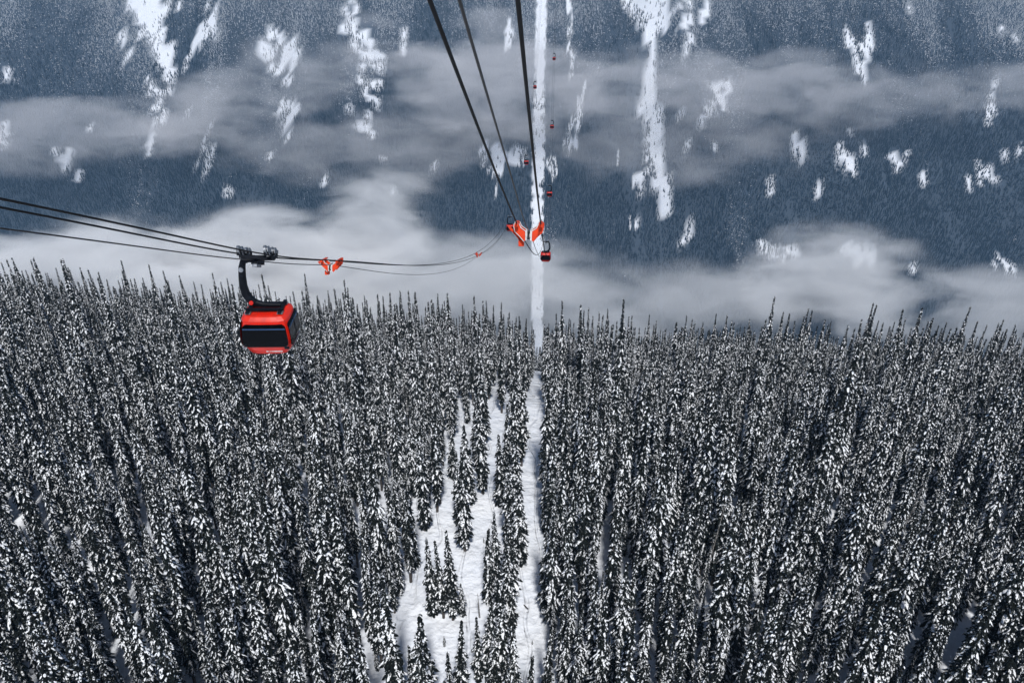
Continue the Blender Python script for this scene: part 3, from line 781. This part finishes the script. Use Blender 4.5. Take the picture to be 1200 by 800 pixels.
gondola(at_line(SIDE_X, 505, SIDE_H), 1, 'tiny faded red gondola cabin beside the thickest overhead cable and snow patch', slope_at(505), 0)
gondola(at_line(OWN_X, 613, OWN_H), -1, 'tiny dark gondola cabin high over the cut line, second from the top edge', slope_at(613), 0)
gondola(at_line(SIDE_X, 710, SIDE_H), 1, 'speck of a dark gondola cabin in the upper fog band beside the cut line', slope_at(710), 0)
gondola(at_line(OWN_X, 793, OWN_H), -1, 'topmost speck of a gondola cabin over the snowy cut line', slope_at(793), 0)

# --- slack rope carrier: orange wings between the track ropes, sheave box for the haul rope in the middle
def plate(bm, outline, y0, y1):
    a = [bm.verts.new((x, y0, z)) for x, z in outline]; b = [bm.verts.new((x, y1, z)) for x, z in outline]
    bm.faces.new(a); bm.faces.new(b[::-1])
    for k in range(len(a)): bm.faces.new((a[k], b[k], b[(k + 1) % len(a)], a[(k + 1) % len(a)]))
def carrier(loc, label, slope, detail=True, sc_=1.0):
    e = empty('rope_carrier', loc); props(e, label, 'rope carrier', 'orange rope carriers'); e.scale = (sc_, sc_, sc_); e.rotation_euler = (math.atan(slope) * .6, 0, 0)
    for yy, nm in ((-.62, 'wing'), (.62, 'wing')):
        for s in (-1, 1):
            out = [(s * .90, .12), (s * .62, .12), (s * .50, -.14), (s * .20, -.34), (s * .19, -.92), (s * .28, -.98), (s * .56, -.66), (s * .86, -.38), (s * .95, -.06)]
            bm = bmesh.new(); plate(bm, out, yy - .05, yy + .05); wg = bm_obj('wing', bm, M_ORANGE, e)
            if detail:
                bm = bmesh.new()
                b_sweep(bm, [(s * .62, yy - .02, .13), (s * .50, yy - .02, -.13), (s * .20, yy - .02, -.34), (s * .18, yy - .02, -.94)], .045, .16)
                bm_obj('flange', bm, M_WHITE, wg)
                bm = bmesh.new()
                b_sweep(bm, [(s * .93, yy - .02, .12), (s * .96, yy - .02, -.06), (s * .87, yy - .02, -.40), (s * .57, yy - .02, -.68), (s * .30, yy - .02, -1.0)], .04, .16)
                bm_obj('flange', bm, M_WHITE if s < 0 else M_ORANGE, wg)
    for s in (-1, 1):
        bm = bmesh.new(); b_box(bm, (s * GA, 0, .06), (.22, 2.2, .20)); bm_obj('rope_clamp', bm, M_ORANGE, e, bevel=.03)
    bm = bmesh.new(); b_box(bm, (-.14, 0, -.62), (.09, 1.5, .62)); b_box(bm, (.14, 0, -.62), (.09, 1.5, .62)); b_box(bm, (0, -.76, -.60), (.36, .06, .22)); b_box(bm, (0, .45, -.70), (.3, .3, .26))
    bm_obj('sheave_box', bm, M_WHITE, e)
    for yy in (-.70, 0, .70):
        bm = bmesh.new(); b_cyl(bm, (-.07, yy, -.66), (.07, yy, -.66), .20, n=16); bm_obj('sheave', bm, M_RUBBER, e)
    # outrigger strut and weight box on the outer side
    bm = bmesh.new(); b_sweep(bm, [(-1.30, 0, -.12), (-1.16, 0, -.30), (-.84, 0, -.62), (-.52, 0, -1.0)], .15, .18); st_ = bm_obj('strut', bm, M_ORANGE, e)
    bm = bmesh.new(); b_box(bm, (-.48, 0, -1.16), (.36, .6, .42)); bm_obj('weight_box', bm, M_ORANGE, e, bevel=.03)
    return e
carrier(at_line(OWN_X, CAR_OWN, OWN_H), 'big orange V shaped rope carrier with white edges across the overhead cables', slope_at(CAR_OWN))
carrier(at_line(SIDE_X, CAR_SIDE, SIDE_H), 'orange rope carrier on the side cables just past the large red cabin', slope_at(CAR_SIDE), True, .8)
carrier(at_line(SIDE_X, CAR_SIDE2, SIDE_H), 'tiny orange rope carrier where the side cables fade into the fog', slope_at(CAR_SIDE2), False, .75)

# ------------------------------------------------------------------ haze and fog banks
def box_mesh(name, lo, hi):
    bm = bmesh.new(); c = [(a + b) / 2 for a, b in zip(lo, hi)]; s = [b - a for a, b in zip(lo, hi)]
    b_box(bm, c, s); me = bpy.data.meshes.new(name); bm.to_mesh(me); bm.free(); return me
def vol_mat(name):
    m = bpy.data.materials.new(name); m.use_nodes = True; n = m.node_tree; n.nodes.clear()
    out = n.nodes.new('ShaderNodeOutputMaterial'); v = n.nodes.new('ShaderNodeVolumePrincipled'); n.links.new(v.outputs[0], out.inputs['Volume'])
    return m, n, v
m, n, v = vol_mat('haze_air')
v.inputs['Color'].default_value = (.38, .62, .90, 1); v.inputs['Density'].default_value = 0.7e-4; v.inputs['Anisotropy'].default_value = 0.0
me = box_mesh('haze', (-3700, -320, -1320), (3700, 5300, 1800)); me.materials.append(m)
props(obj('haze', me), 'thin bluish air filling the valley', 'haze', None, 'stuff')

def fog_material(dens, cut, scale, col=(.97, .97, .985), seed=0.0, stretch=(.7, 1.2, 1.7)):
    m, n, v = vol_mat('fog_bank_cloud'); L = n.links.new
    v.inputs['Color'].default_value = (*col, 1); v.inputs['Anisotropy'].default_value = -.25
    tc = n.nodes.new('ShaderNodeTexCoord'); geo = n.nodes.new('ShaderNodeNewGeometry')
    ds = n.nodes.new('ShaderNodeTexNoise'); ds.inputs['Scale'].default_value = 1; ds.inputs['Detail'].default_value = 2
    m2 = n.nodes.new('ShaderNodeMapping'); m2.inputs['Scale'].default_value = (1 / 420, 1 / 420, 1 / 180); m2.inputs['Location'].default_value = (seed * 2, seed, 0)
    L(geo.outputs['Position'], m2.inputs[0]); L(m2.outputs[0], ds.inputs['Vector'])
    sb = n.nodes.new('ShaderNodeVectorMath'); sb.operation = 'SUBTRACT'; L(ds.outputs['Color'], sb.inputs[0]); sb.inputs[1].default_value = (.5, .5, .5)
    mu = n.nodes.new('ShaderNodeVectorMath'); mu.operation = 'MULTIPLY_ADD'; L(sb.outputs[0], mu.inputs[0]); mu.inputs[1].default_value = (1.3, 1.0, 1.6); L(tc.outputs['Object'], mu.inputs[2])
    ln = n.nodes.new('ShaderNodeVectorMath'); ln.operation = 'LENGTH'; L(mu.outputs[0], ln.inputs[0])
    l0 = n.nodes.new('ShaderNodeVectorMath'); l0.operation = 'LENGTH'; L(tc.outputs['Object'], l0.inputs[0])
    mp = n.nodes.new('ShaderNodeMapping'); mp.inputs['Scale'].default_value = tuple(s * 1.45 / scale for s in stretch); mp.inputs['Location'].default_value = (seed, seed * .7, seed * .3)
    L(geo.outputs['Position'], mp.inputs[0])
    nz = n.nodes.new('ShaderNodeTexNoise'); nz.inputs['Scale'].default_value = 1; nz.inputs['Detail'].default_value = 5.5; nz.inputs['Roughness'].default_value = .60; nz.inputs['Distortion'].default_value = .5
    L(mp.outputs[0], nz.inputs['Vector'])
    def math_(op, a, b, c=None):
        x = n.nodes.new('ShaderNodeMath'); x.operation = op
        for i, q in enumerate((a, b, c)):
            if q is None: continue
            if isinstance(q, (int, float)): x.inputs[i].default_value = q
            else: L(q, x.inputs[i])
        return x.outputs[0]
    fall = n.nodes.new('ShaderNodeMapRange'); fall.interpolation_type = 'SMOOTHERSTEP'
    fall.inputs['From Min'].default_value = 1.0; fall.inputs['From Max'].default_value = .0; L(ln.outputs['Value'], fall.inputs['Value'])
    rim = n.nodes.new('ShaderNodeMapRange'); rim.interpolation_type = 'SMOOTHSTEP'; rim.inputs['From Min'].default_value = 1.02; rim.inputs['From Max'].default_value = .62; L(l0.outputs['Value'], rim.inputs['Value'])
    # erode the noise towards the rim
    a = math_('ADD', math_('MULTIPLY', nz.outputs[0], 3.6), math_('MULTIPLY', fall.outputs[0], .95)); b = math_('SUBTRACT', a, cut + 1.30)
    mr = n.nodes.new('ShaderNodeMapRange'); mr.interpolation_type = 'SMOOTHSTEP'; mr.inputs['From Min'].default_value = 0; mr.inputs['From Max'].default_value = .8; L(b, mr.inputs['Value'])
    d = math_('MULTIPLY', math_('MULTIPLY', mr.outputs[0], math_('MULTIPLY', math_('MINIMUM', math_('MULTIPLY', fall.outputs[0], 4.0), 1.0), rim.outputs[0])), dens); L(d, v.inputs['Density'])
    m.cycles.volume_step_rate = 1.0
    return m
ico = None
def fog(pxy, D, rad, dens, cut, scale, seed, tilt=0, col=(.975, .978, .985)):
    """an ellipsoid of cloud centred on the sight line to a photo point at horizontal distance D"""
    d = ray(*pxy); p = d * (D / d[1])
    bm = bmesh.new(); bmesh.ops.create_icosphere(bm, subdivisions=3, radius=1.06)
    me = bpy.data.meshes.new('fog_bank'); bm.to_mesh(me); bm.free(); me.materials.append(fog_material(dens, cut, scale, col, seed))
    o = obj('fog_bank', me); o.location = p; o.scale = rad; o.rotation_euler = (0, tilt, 0)
    props(o, 'pale drifting fog over the valley', 'fog', 'fog banks drifting along the valley', 'stuff')
MAUVE = (.945, .935, .95)
fog((10, 332), 1850, (700, 340, 160), .016, .54, 230, 1.0, R(-6))
fog((285, 322), 1800, (620, 340, 175), .020, .53, 230, 5.0)
fog((425, 290), 1950, (400, 280, 210), .011, .58, 190, 9.0, R(-24))
fog((545, 335), 1750, (540, 320, 140), .0062, .58, 230, 13.0)
fog((640, 352), 1700, (260, 240, 90), .005, .56, 230, 15.0)
fog((800, 362), 1750, (560, 300, 100), .004, .62, 230, 17.0)
fog((985, 335), 1900, (440, 300, 170), .0078, .57, 190, 21.0)
fog((1170, 372), 1800, (400, 280, 120), .0055, .58, 200, 25.0)
fog((60, 158), 2380, (760, 190, 150), .0036, .57, 170, 31.0, R(-4), MAUVE)
fog((280, 118), 2450, (640, 190, 180), .0040, .57, 160, 35.0, R(-18), MAUVE)
fog((430, 175), 2360, (900, 170, 150), .0030, .60, 170, 39.0, 0, MAUVE)
fog((570, 95), 2450, (600, 190, 270), .0052, .56, 180, 43.0, R(8), MAUVE)
fog((810, 100), 2450, (900, 190, 140), .0046, .57, 160, 47.0, 0, MAUVE)
fog((800, 165), 2330, (760, 170, 200), .0022, .58, 170, 53.0, 0, MAUVE)
fog((1080, 112), 2450, (760, 190, 150), .0036, .58, 160, 57.0, 0, MAUVE)
